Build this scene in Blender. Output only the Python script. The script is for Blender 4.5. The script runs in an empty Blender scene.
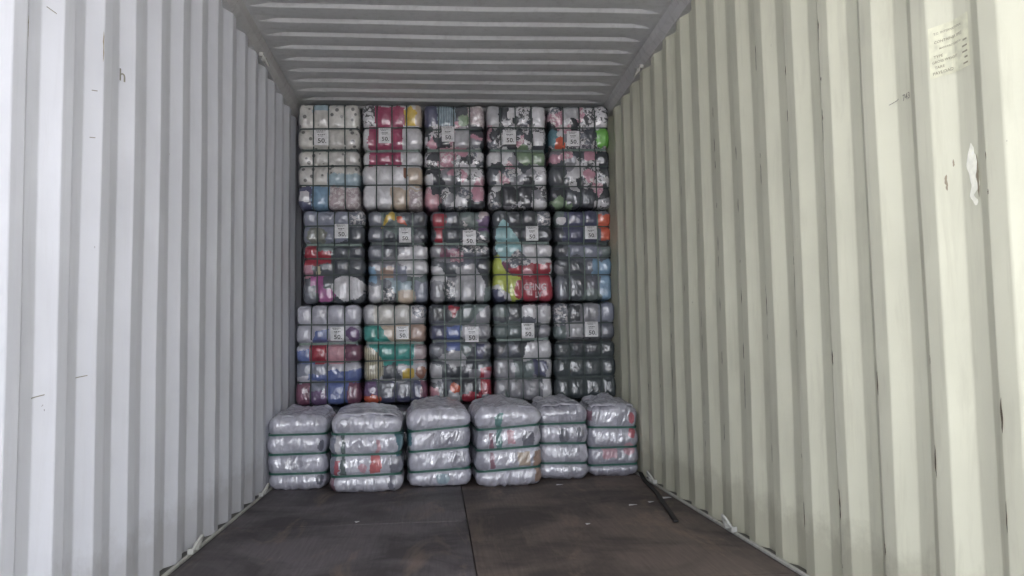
import bpy, math, random
import numpy as np
from mathutils import Matrix, Vector

# ------------------------------------------------------------------ camera, sky, exposure
scene = bpy.context.scene
COL = scene.collection
F_PX, YAW, PITCH, ROLL, CX, CZ = 841.1, .0892, .0745, -.0170, -.1365, .8282
H, W = 2.674, 1.176            # clear height, half clear width between the inner flats
OPEN_Y, END_Y = 0.05, 12.4     # door opening, closed end

cam_d = bpy.data.cameras.new('camera'); cam = bpy.data.objects.new('camera', cam_d); COL.objects.link(cam)
cam_d.sensor_width = 36; cam_d.lens = F_PX * 36 / 1024; cam_d.clip_start = .02
_f = Vector((math.sin(YAW) * math.cos(PITCH), math.cos(YAW) * math.cos(PITCH), math.sin(PITCH)))
_r = Vector((math.cos(YAW), -math.sin(YAW), 0)); _u = _r.cross(_f)
_c, _s = math.cos(ROLL), math.sin(ROLL)
_r, _u = _c * _r + _s * _u, -_s * _r + _c * _u
cam.matrix_world = Matrix(((_r.x, _u.x, -_f.x, CX), (_r.y, _u.y, -_f.y, 0), (_r.z, _u.z, -_f.z, CZ), (0, 0, 0, 1)))
scene.camera = cam

world = bpy.data.worlds.new('overcast_sky'); scene.world = world; world.use_nodes = True
bg = world.node_tree.nodes['Background']
bg.inputs['Color'].default_value = (.90, .925, 1.0, 1); bg.inputs['Strength'].default_value = 1.0
# guide for sampling the sky through the door opening (a portal gives off no light itself)
pd = bpy.data.lights.new('door_portal', 'AREA'); pd.shape = 'RECTANGLE'; pd.size = 2.36; pd.size_y = 2.70
pd.cycles.is_portal = True
po = bpy.data.objects.new('door_portal', pd); COL.objects.link(po)
po.location = (0, OPEN_Y, H / 2); po.rotation_euler = (math.radians(90), 0, 0)
scene.view_settings.view_transform = 'Standard'; scene.view_settings.look = 'None'
scene.view_settings.gamma = 1; scene.view_settings.use_curve_mapping = False
sd = bpy.data.lights.new('sun', 'SUN'); sd.energy = 7.0; sd.angle = .009; sd.color = (1, .97, .95)
so = bpy.data.objects.new('sun', sd); COL.objects.link(so); so.rotation_euler = (math.radians(-38), 0, math.radians(15))   # high behind the container, lights the yard
scene.view_settings.exposure = 2.5
scene.cycles.max_bounces = 12; scene.cycles.diffuse_bounces = 8

# ------------------------------------------------------------------ helpers
rng = np.random.default_rng(7); random.seed(7)

def lin(c):
    c = np.asarray(c[:3], float) / 255
    return tuple(np.where(c <= .04045, c / 12.92, ((c + .055) / 1.055) ** 2.4)) + (1,)

def hash3(i, j, k, seed):
    h = (i * 374761393 + j * 668265263 + k * 2147483647 + seed * 974634541) & 0xffffffff
    h = ((h ^ (h >> 13)) * 1274126177) & 0xffffffff
    return ((h ^ (h >> 16)) & 0xffff) / 65535.0

def vnoise(p, seed=0):
    p = np.asarray(p, float) + 100.0
    i = np.floor(p).astype(np.int64); f = p - i; f = f * f * (3 - 2 * f)
    o = 0
    for dx in (0, 1):
        for dy in (0, 1):
            for dz in (0, 1):
                w = (f[:, 0] if dx else 1 - f[:, 0]) * (f[:, 1] if dy else 1 - f[:, 1]) * (f[:, 2] if dz else 1 - f[:, 2])
                o = o + w * hash3(i[:, 0] + dx, i[:, 1] + dy, i[:, 2] + dz, seed)
    return o * 2 - 1

def fbm(p, seed=0, octaves=3):
    o, a = 0, 1.0
    for k in range(octaves):
        o = o + a * vnoise(np.asarray(p) * 2 ** k, seed + k * 17); a *= .5
    return o / 1.75

def ridged(p, seed=0, octaves=3):
    o, a = 0, 1.0
    for k in range(octaves):
        o = o + a * (1 - 2 * np.abs(vnoise(np.asarray(p) * 2 ** k, seed + k * 31))); a *= .5
    return o / 1.75

def mesh(name, V, Fc, smooth=False):
    me = bpy.data.meshes.new(name)
    me.from_pydata([tuple(v) for v in np.asarray(V, float).tolist()], [], [tuple(f) for f in Fc])
    if smooth:
        me.polygons.foreach_set('use_smooth', [True] * len(me.polygons))
    me.update(); return me

def quads(name, V, Q, smooth=True):
    me = bpy.data.meshes.new(name); V = np.asarray(V, np.float32); Q = np.asarray(Q, np.int32); n = len(Q)
    me.vertices.add(len(V)); me.vertices.foreach_set('co', V.ravel())
    me.loops.add(n * 4); me.loops.foreach_set('vertex_index', Q.ravel())
    me.polygons.add(n); me.polygons.foreach_set('loop_start', np.arange(0, n * 4, 4, dtype=np.int32))
    me.polygons.foreach_set('use_smooth', np.full(n, smooth)); me.update(calc_edges=True); me.validate()
    return me

def obj(name, me, mat=None, parent=None, loc=None):
    o = bpy.data.objects.new(name, me); COL.objects.link(o)
    if mat is not None and not me.materials: me.materials.append(mat)
    if parent is not None: o.parent = parent
    if loc is not None: o.location = loc
    return o

def tag(o, label=None, cat=None, group=None, kind=None):
    if label: o['label'] = label
    if cat: o['category'] = cat
    if group: o['group'] = group
    if kind: o['kind'] = kind
    return o

def empty(name, loc, rz=0):
    o = bpy.data.objects.new(name, None); COL.objects.link(o); o.location = loc; o.rotation_euler = (0, 0, rz); return o

BOXF = [(0, 3, 2, 1), (4, 5, 6, 7), (0, 1, 5, 4), (1, 2, 6, 5), (2, 3, 7, 6), (3, 0, 4, 7)]
def boxv(x0, x1, y0, y1, z0, z1):
    return [(x0, y0, z0), (x1, y0, z0), (x1, y1, z0), (x0, y1, z0), (x0, y0, z1), (x1, y0, z1), (x1, y1, z1), (x0, y1, z1)]
def box(name, x0, x1, y0, y1, z0, z1, mat, parent=None):
    return obj(name, mesh(name, boxv(x0, x1, y0, y1, z0, z1), BOXF), mat, parent)

def prism_y(name, poly, y0, y1, mat):        # poly in (x,z), extruded along y
    n = len(poly); V = [(x, y0, z) for x, z in poly] + [(x, y1, z) for x, z in poly]
    Fc = [tuple(range(n))[::-1], tuple(range(n, 2 * n))] + [(i, (i + 1) % n, n + (i + 1) % n, n + i) for i in range(n)]
    return obj(name, mesh(name, V, Fc), mat)

def tube(name, pts, r, n=8, closed=False, sq=None):
    """round rod along a polyline; sq=(a,b) makes a flat strap instead"""
    P = [Vector(p) for p in pts]; V, Fc = [], []; m = len(P); up = Vector((0, 0, 1))
    for i in range(m):
        a = P[i - 1] if (i or closed) else P[i]; b = P[(i + 1) % m] if (i < m - 1 or closed) else P[i]
        t = (b - a).normalized(); s = t.cross(up)
        if s.length < 1e-3: s = Vector((1, 0, 0))
        s.normalize(); q = s.cross(t)
        for k in range(n):
            an = 2 * math.pi * (k + .5) / n
            V.append(P[i] + s * (math.cos(an) * (sq[0] if sq else r)) + q * (math.sin(an) * (sq[1] if sq else r)))
    for i in range(m if closed else m - 1):
        for k in range(n):
            Fc.append((i * n + k, i * n + (k + 1) % n, ((i + 1) % m) * n + (k + 1) % n, ((i + 1) % m) * n + k))
    if not closed: Fc += [tuple(range(n))[::-1], tuple(range((m - 1) * n, m * n))]
    return mesh(name, [tuple(v) for v in V], Fc, smooth=not sq)

# ------------------------------------------------------------------ materials
def newmat(name):
    m = bpy.data.materials.new(name); m.use_nodes = True
    nt = m.node_tree; return m, nt, nt.nodes['Principled BSDF']
def nd(nt, t, **kw):
    n = nt.nodes.new(t)
    for k, v in kw.items():
        if k.startswith('i_'):
            n.inputs[k[2:].replace('_', ' ')].default_value = v
        else: setattr(n, k, v)
    return n
def coords(nt, scale=(1, 1, 1), rot=(0, 0, 0), src='Object'):
    tc = nd(nt, 'ShaderNodeTexCoord'); mp = nd(nt, 'ShaderNodeMapping')
    mp.inputs['Scale'].default_value = scale; mp.inputs['Rotation'].default_value = rot
    nt.links.new(tc.outputs[src], mp.inputs['Vector']); return mp.outputs['Vector']
def noise(nt, vec, scale, detail=3, rough=.5, dist=0):
    n = nd(nt, 'ShaderNodeTexNoise'); n.inputs['Scale'].default_value = scale; n.inputs['Detail'].default_value = detail
    n.inputs['Roughness'].default_value = rough; n.inputs['Distortion'].default_value = dist
    nt.links.new(vec, n.inputs['Vector']); return n.outputs['Fac']
def ramp(nt, fac, stops):
    r = nd(nt, 'ShaderNodeValToRGB'); e = r.color_ramp.elements
    while len(e) < len(stops): e.new(.5)
    for k, (p, c) in enumerate(stops):
        e[k].position = p; e[k].color = c if len(c) == 4 else (*c, 1)
    nt.links.new(fac, r.inputs['Fac']); return r.outputs['Color']
def mixc(nt, fac, a, b, mode='MIX'):
    m = nd(nt, 'ShaderNodeMix', data_type='RGBA', blend_type=mode)
    for s, v in ((m.inputs['Factor'], fac), (m.inputs[6], a), (m.inputs[7], b)):
        if hasattr(v, 'links'): nt.links.new(v, s)
        else: s.default_value = v
    return m.outputs[2]
def bump(nt, h, strength, dist, base=None):
    b = nd(nt, 'ShaderNodeBump'); b.inputs['Strength'].default_value = strength; b.inputs['Distance'].default_value = dist
    nt.links.new(h, b.inputs['Height'])
    if base is not None: nt.links.new(base, b.inputs['Normal'])
    return b.outputs['Normal']

g = lambda v: (v, v, v, 1)
def paint(name, col, dirt, rust, dirt_amt=.5, lowdirt=0.0):
    m, nt, b = newmat(name)
    v = coords(nt); vs = coords(nt, (1, 1, .12))
    mott = ramp(nt, noise(nt, v, 1.7, 4, .6), [(.3, g(.90)), (.7, g(1.04))])
    c = mixc(nt, 1.0, col, mott, 'MULTIPLY')
    streak = ramp(nt, noise(nt, vs, 22, 5, .65, .4), [(.50, g(0)), (.78, g(dirt_amt))])
    c = mixc(nt, streak, c, dirt)
    sp = ramp(nt, noise(nt, coords(nt, (1, 1, .35)), 34, 4, .7), [(.735, g(0)), (.76, g(.85))])
    c = mixc(nt, sp, c, rust)
    if lowdirt:
        # grime scuffed up from the floor: wear with its own ragged outline
        sx = nd(nt, 'ShaderNodeSeparateXYZ'); tc = nd(nt, 'ShaderNodeTexCoord'); nt.links.new(tc.outputs['Object'], sx.inputs[0])
        ad = nd(nt, 'ShaderNodeMath', operation='ADD'); nt.links.new(sx.outputs['Z'], ad.inputs[0])
        nz = nd(nt, 'ShaderNodeMath', operation='MULTIPLY'); nt.links.new(noise(nt, v, 9, 4, .7), nz.inputs[0]); nz.inputs[1].default_value = -.30
        nt.links.new(nz.outputs[0], ad.inputs[1])
        lo = ramp(nt, ad.outputs[0], [(.0, g(lowdirt)), (.10, g(0))])
        c = mixc(nt, lo, c, dirt)
    nt.links.new(c, b.inputs['Base Color']); b.inputs['Roughness'].default_value = .48
    b.inputs['Specular IOR Level'].default_value = .35
    nt.links.new(bump(nt, noise(nt, v, 60, 3, .6), .12, .002), b.inputs['Normal'])
    return m
M = {}
M['wall_left'] = paint('painted_steel_cool', (.70, .715, .77, 1), lin((120, 112, 104)), lin((70, 55, 45)), .10, .25)
M['wall_right'] = paint('painted_steel_cream', (.655, .655, .525, 1), lin((112, 106, 84)), lin((70, 58, 44)), .2, .3)
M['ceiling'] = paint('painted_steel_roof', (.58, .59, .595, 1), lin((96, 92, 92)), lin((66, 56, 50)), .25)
M['rail'] = paint('painted_steel_rail', (.54, .54, .54, 1), lin((96, 92, 88)), lin((60, 48, 40)), .35)
M['strip'] = paint('floor_edge_angle', (.50, .50, .46, 1), lin((90, 82, 72)), lin((60, 50, 40)), .6)
M['sill'] = paint('dirty_sill', (.10, .095, .085, 1), lin((40, 36, 32)), lin((40, 32, 26)), .6)

def plywood(name, tint):
    m, nt, b = newmat(name)
    v = coords(nt, src='Object'); vg = coords(nt, (14, .7, 1))
    grain = ramp(nt, noise(nt, vg, 6, 5, .6, .6), [(.3, g(.78)), (.7, g(1.12))])
    c = mixc(nt, 1.0, tint, grain, 'MULTIPLY')
    stain = ramp(nt, noise(nt, v, 1.9, 5, .62, .5), [(.42, g(0)), (.60, g(.72))])
    c = mixc(nt, stain, c, lin((54, 50, 51)))
    worn = ramp(nt, noise(nt, coords(nt, (1.6, .5, 1)), 2.3, 5, .7, .8), [(.54, g(0)), (.70, g(.7))])
    c = mixc(nt, worn, c, lin((146, 128, 114)))
    sc = ramp(nt, noise(nt, coords(nt, (9, .5, 1), (0, 0, .12)), 9, 3, .6), [(.70, g(0)), (.74, g(.35))])
    c = mixc(nt, sc, c, lin((150, 140, 130)))
    nt.links.new(c, b.inputs['Base Color']); b.inputs['Roughness'].default_value = .62
    b.inputs['Specular IOR Level'].default_value = .25
    nt.links.new(bump(nt, noise(nt, vg, 10, 4, .6), .25, .003), b.inputs['Normal'])
    return m
M['ply'] = [plywood('plywood_grey', lin((112, 106, 109))), plywood('plywood_brown', lin((116, 104, 98)))]

def concrete():
    m, nt, b = newmat('yard_concrete'); v = coords(nt)
    nt.links.new(ramp(nt, noise(nt, v, .8, 6, .6), [(.3, (.345, .335, .335, 1)), (.7, (.445, .43, .43, 1))]), b.inputs['Base Color'])
    b.inputs['Roughness'].default_value = .9; return m
M['concrete'] = concrete()

def plain(name, c, rough=.6, spec=.4, coat=0, nscale=0):
    m, nt, b = newmat(name); b.inputs['Roughness'].default_value = rough; b.inputs['Specular IOR Level'].default_value = spec
    b.inputs['Coat Weight'].default_value = coat
    f = ramp(nt, noise(nt, coords(nt), nscale or 40, 3), [(.3, g(.85)), (.7, g(1.1))])
    nt.links.new(mixc(nt, 1.0, c, f, 'MULTIPLY'), b.inputs['Base Color']); return m
M['strap_dark'] = plain('strap_dark_green', lin((62, 74, 72)), .4)
M['strap_grey'] = plain('strap_grey_green', lin((112, 128, 122)), .4)
M['strap_black'] = plain('strap_black', lin((30, 33, 35)), .5)
M['strap_green'] = plain('strap_green', lin((58, 104, 92)), .4)
M['paper'] = plain('label_paper', lin((226, 226, 228)), .5, .4, .5)
M['ink'] = plain('label_ink', lin((40, 40, 44)), .6)
M['faded_ink'] = plain('faded_print', lin((150, 147, 128)), .7)
M['sticker'] = plain('faded_sticker', lin((214, 214, 190)), .5)
M['white_print'] = plain('white_print', lin((226, 205, 210)), .5)
M['rubber'] = plain('black_rubber', lin((38, 36, 36)), .65)
M['bare'] = plain('bare_white_primer', lin((250, 250, 236)), .5)
M['rust'] = plain('rust_mark', lin((150, 140, 120)), .8)
M['scuff'] = plain('scuff_mark', lin((88, 80, 66)), .8)
M['pencil'] = plain('pencil_mark', lin((140, 138, 128)), .8)
M['ring'] = plain('painted_ring', lin((192, 192, 186)), .5)

def cloth(name, c, pattern=None, silver=False):
    """garment seen through clear stretch film: cloth below, glossy crinkled coat above"""
    m, nt, b = newmat(name); v = coords(nt)
    c = tuple(.82 * q + .18 * v_ for q, v_ in zip(c, (196, 196, 206))); col = lin(c); fac = ramp(nt, noise(nt, v, 16, 4, .6, .6), [(.3, g(.74)), (.7, g(1.12))])
    cc = mixc(nt, 1.0, col, fac, 'MULTIPLY')
    if pattern == 'dots':
        vo = nd(nt, 'ShaderNodeTexVoronoi'); vo.inputs['Scale'].default_value = 17; nt.links.new(v, vo.inputs['Vector'])
        cc = mixc(nt, ramp(nt, vo.outputs['Distance'], [(.20, g(.75)), (.27, g(0))]), cc, lin((70, 72, 74)))
    elif pattern == 'floral':
        cc = mixc(nt, ramp(nt, noise(nt, v, 30, 3, .6, 1.2), [(.50, g(0)), (.53, g(.9))]), cc, lin((52, 54, 60)))
    elif pattern == 'fleck':
        cc = mixc(nt, ramp(nt, noise(nt, v, 42, 3, .6, .6), [(.50, g(0)), (.56, g(.75))]), cc, lin((226, 222, 222)))
    elif pattern == 'stripe':
        wv = nd(nt, 'ShaderNodeTexWave'); wv.inputs['Scale'].default_value = 26; wv.inputs['Distortion'].default_value = 2
        nt.links.new(v, wv.inputs['Vector'])
        cc = mixc(nt, ramp(nt, wv.outputs['Fac'], [(.62, g(0)), (.7, g(.75))]), cc, lin((52, 54, 62)))
    nt.links.new(cc, b.inputs['Base Color'])
    b.inputs['Roughness'].default_value = .55; b.inputs['Specular IOR Level'].default_value = .3
    b.inputs['Coat Weight'].default_value = 1.0; b.inputs['Coat Roughness'].default_value = .09 if silver else .07
    b.inputs['Coat IOR'].default_value = 2.7 if silver else 1.85     # several film layers reflect more than one
    h1 = noise(nt, coords(nt, (1, 1, .45 if not silver else .4), (0, .25, 0)), 26 if not silver else 30, 4, .55, 1.6)
    h2 = noise(nt, v, 9, 3, .5, .8)
    n1 = bump(nt, h1, .5 if not silver else .65, .009 if not silver else .012); n2 = bump(nt, h2, .45, .016, n1)
    nt.links.new(n2, b.inputs['Coat Normal']); nt.links.new(bump(nt, h1, .3, .008), b.inputs['Normal'])
    return m
CL = {}
PAL = dict(white=(222, 221, 224), offwhite=(214, 212, 204), grey=(140, 140, 146), lightgrey=(182, 182, 186), slate=(96, 101, 112),
           dark=(66, 72, 79), black=(42, 45, 51), charcoal=(56, 60, 66), navy=(66, 70, 102), blue=(84, 104, 168), skyblue=(122, 162, 194),
           paleblue=(160, 186, 198), raspberry=(164, 56, 90), red=(166, 32, 48), orange=(226, 92, 60), yellow=(222, 186, 62),
           lime=(198, 212, 78), green=(104, 196, 62), sage=(122, 150, 112), teal=(56, 158, 146), aqua=(156, 206, 210), pink=(204, 142, 160),
           magenta=(168, 74, 142), maroon=(120, 64, 88), purple=(106, 78, 122), beige=(206, 186, 162), tan=(178, 146, 128),
           cream=(214, 206, 170), olive=(120, 124, 112), lavender=(196, 196, 208), mauve=(186, 168, 170), greengrey=(96, 112, 110),
           bluegrey=(132, 138, 156), film=(222, 222, 236), filmgrey=(184, 184, 198), filmdark=(128, 130, 144), coral=(226, 96, 96), rose=(214, 150, 160),
           coolteal=(84, 132, 146), brown=(142, 88, 66), bottle=(50, 60, 62), veiled_red=(190, 92, 104), veiled_teal=(100, 150, 146), veiled_maroon=(146, 104, 120), veiled_pink=(214, 164, 176), veiled_coral=(222, 112, 114))
PATT = dict(dotted=('offwhite', 'dots'), floral=('white', 'floral'), fleck=('dark', 'fleck'), pinkfleck=('pink', 'fleck'), striped=('paleblue', 'stripe'),
            creamstripe=('cream', 'stripe'), mauvefleck=('mauve', 'fleck'), greyfleck=('slate', 'fleck'))
WORD = dict(offwhite='off white', lightgrey='light grey', skyblue='sky blue', paleblue='pale blue', greengrey='green grey', bluegrey='blue grey',
            coolteal='teal', bottle='bottle green', dotted='white dotted', floral='black and white floral', fleck='dark flecked', pinkfleck='pink flecked',
            striped='pale blue striped', creamstripe='cream striped', mauvefleck='mauve flecked', greyfleck='grey flecked')
def cl(c):
    if c not in CL:
        if c in PATT: CL[c] = cloth('wrapped_' + c, PAL[PATT[c][0]], PATT[c][1])
        else: CL[c] = cloth('wrapped_' + c, PAL[c], None, c.startswith('film'))
    return CL[c]

# ------------------------------------------------------------------ the container
D_W, PER = .032, .278
PH_L, PH_R = 2.3553, 1.8867 - .138       # start of the slope that faces the doors
def wall_prof(y, ph):                    # 0 at inner flat, 1 at outer flat
    t = (y - ph) % PER
    return np.interp(t, [0, .068, .138, .206, PER], [1, 0, 0, 1, 1])
def wall_x(y, side):
    return side * (W + D_W * wall_prof(y, PH_L if side < 0 else PH_R))
def wall(side):
    ph = PH_L if side < 0 else PH_R
    ys = []
    k0 = int((OPEN_Y - ph) / PER) - 1
    for k in range(k0, k0 + 60):
        for o in (0, .004, .034, .064, .068, .072, .103, .134, .138, .142, .172, .202, .206, .210, .242, .274):
            y = ph + k * PER + o
            if OPEN_Y + .1 < y < END_Y: ys.append(y)
    ys = np.array([OPEN_Y + .1] + ys + [END_Y]); zs = np.linspace(-.03, H - .03, 40)
    Y, Z = np.meshgrid(ys, zs); P = np.stack([0 * Y, Y, Z], -1).reshape(-1, 3)
    # round the folds slightly and let the sheet wave a few millimetres
    pr = np.mean([wall_prof(P[:, 1] + d, ph) for d in (-.004, 0, .004)], 0)
    wob = .0035 * vnoise(P * np.array([1, 2.2, 1.3]), 5 + side)
    shift = .004 * vnoise(P * np.array([1, 3.0, 1.1]), 9 + side)
    P[:, 0] = side * (W + .0015 + D_W * pr + wob + .0035); P[:, 1] += shift
    n, m = len(ys), len(zs); I = np.arange(n * m).reshape(m, n)
    Q = np.stack([I[:-1, :-1], I[:-1, 1:], I[1:, 1:], I[1:, :-1]], -1).reshape(-1, 4)
    if side > 0: Q = Q[:, ::-1]
    nm = 'wall_left' if side < 0 else 'wall_right'
    o = obj(nm, quads(nm, P, Q, smooth=False), M[nm])
    md = o.modifiers.new('plate', 'SOLIDIFY'); md.thickness = .003; md.offset = -1
    return tag(o, 'corrugated %s painted steel side wall of the container' % ('cool white' if side < 0 else 'cream white'), kind='structure')
wl, wr = wall(-1), wall(1)

def ceiling():
    P0, per, dz = 4.4479, .209, .019     # far foot of each slope that faces the doors
    ys = []
    for k in range(-20, 40):
        for o in (-.024, -.020, -.004, 0, .09, .094, .110, .114):
            y = P0 + k * per + o
            if OPEN_Y + .1 < y < END_Y: ys.append(y)
    ys = np.array(sorted([OPEN_Y + .1] + ys + [END_Y]))
    t = (ys - P0 + .024) % per
    pr = np.interp(t, [0, .004, .020, .024, .114, .118, .134, .138, per], [1, .95, .05, 0, 0, .05, .95, 1, 1])
    xs = np.array([-1.24, -1.13, -1.11, -1.06] + list(np.linspace(-1.0, 1.0, 21)) + [1.06, 1.11, 1.13, 1.24])
    am = np.interp(np.abs(xs), [1.0, 1.11], [1, 0])
    Y, X = np.meshgrid(ys, xs, indexing='ij'); Z = H + dz * pr[:, None] * am[None, :]
    P = np.stack([X, Y, Z], -1).reshape(-1, 3)
    P[:, 2] += .006 * vnoise(P * np.array([1.2, 1.0, 1]), 3) + .002
    n, m = len(xs), len(ys); I = np.arange(n * m).reshape(m, n)
    Q = np.stack([I[:-1, :-1], I[1:, :-1], I[1:, 1:], I[:-1, 1:]], -1).reshape(-1, 4)
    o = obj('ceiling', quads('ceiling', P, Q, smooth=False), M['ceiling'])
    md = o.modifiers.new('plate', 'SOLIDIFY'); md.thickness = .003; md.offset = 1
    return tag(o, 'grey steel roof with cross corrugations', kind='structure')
ceiling()

box('wall_back', -1.25, 1.25, END_Y, END_Y + .05, -.03, H + .04, M['ceiling'])['kind'] = 'structure'
for i, s in enumerate((-1, 1)):
    poly = [(s * (W + .075), H - .07), (s * (W - .002), H - .07), (s * (W - .030), H - .040), (s * (W - .046), H - .002), (s * (W + .075), H + .02)]
    tag(prism_y('trim_%d' % (i + 1), poly, OPEN_Y, END_Y, M['rail']), 'steel top rail between %s wall and roof' % ('left', 'right')[i], kind='structure')
    poly = [(s * (W + .075), -.10), (s * (W - .004), -.10), (s * (W - .004), .002), (s * (W + .075), .004)]
    tag(prism_y('trim_%d' % (i + 3), poly, OPEN_Y, END_Y, M['sill']), 'dirty bottom rail sill under %s wall' % ('left', 'right')[i], kind='structure')
    poly = [(s * (W - .012), .0), (s * (W - .001), .0), (s * (W - .001), .012), (s * (W - .012), .009)]
    tag(prism_y('trim_%d' % (i + 5), poly, OPEN_Y, END_Y, M['strip']), 'pale steel floor edge strip along %s wall' % ('left', 'right')[i], kind='structure')
    tag(box('trim_%d' % (i + 7), min(s * 1.145, s * 1.26), max(s * 1.145, s * 1.26), OPEN_Y - .04, OPEN_Y + .12, -.15, H + .05, M['wall_left' if s < 0 else 'wall_right']),
        '%s corner post of the door opening' % ('left', 'right')[i], kind='structure')
tag(box('trim_9', -1.14, 1.14, OPEN_Y - .04, OPEN_Y + .1, H - .09, H + .05, M['rail']), 'steel header over the door opening', kind='structure')

# floor: plywood sheets on a steel pan, one sheet per object
fl = tag(box('floor', -W + .006, W - .006, OPEN_Y, END_Y, -.06, -.030, M['sill']), 'dark stained plywood container floor', kind='structure')
for side, y_ref in ((-1, 4.213), (1, 5.45)):
    edges = [OPEN_Y] + [y for y in (y_ref + 2.4 * k for k in range(-3, 5)) if OPEN_Y < y < END_Y] + [END_Y]
    for a, b in zip(edges[:-1], edges[1:]):
        x0, x1 = (-W + .013, -.0022) if side < 0 else (.0022, W - .013)
        dz = random.uniform(-.0015, .0)
        V = boxv(x0, x1, a + .003, b - .003, -.029, dz)
        o = obj('plywood_sheet', mesh('plywood_sheet', V, BOXF), M['ply'][0 if side < 0 else 1], fl)
        bv = o.modifiers.new('edge', 'BEVEL'); bv.width = .002; bv.segments = 1
gd = tag(box('ground', -40, 40, -60, 40, -1.32, -1.22, M['concrete']), 'concrete yard outside the container', kind='structure')

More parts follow.
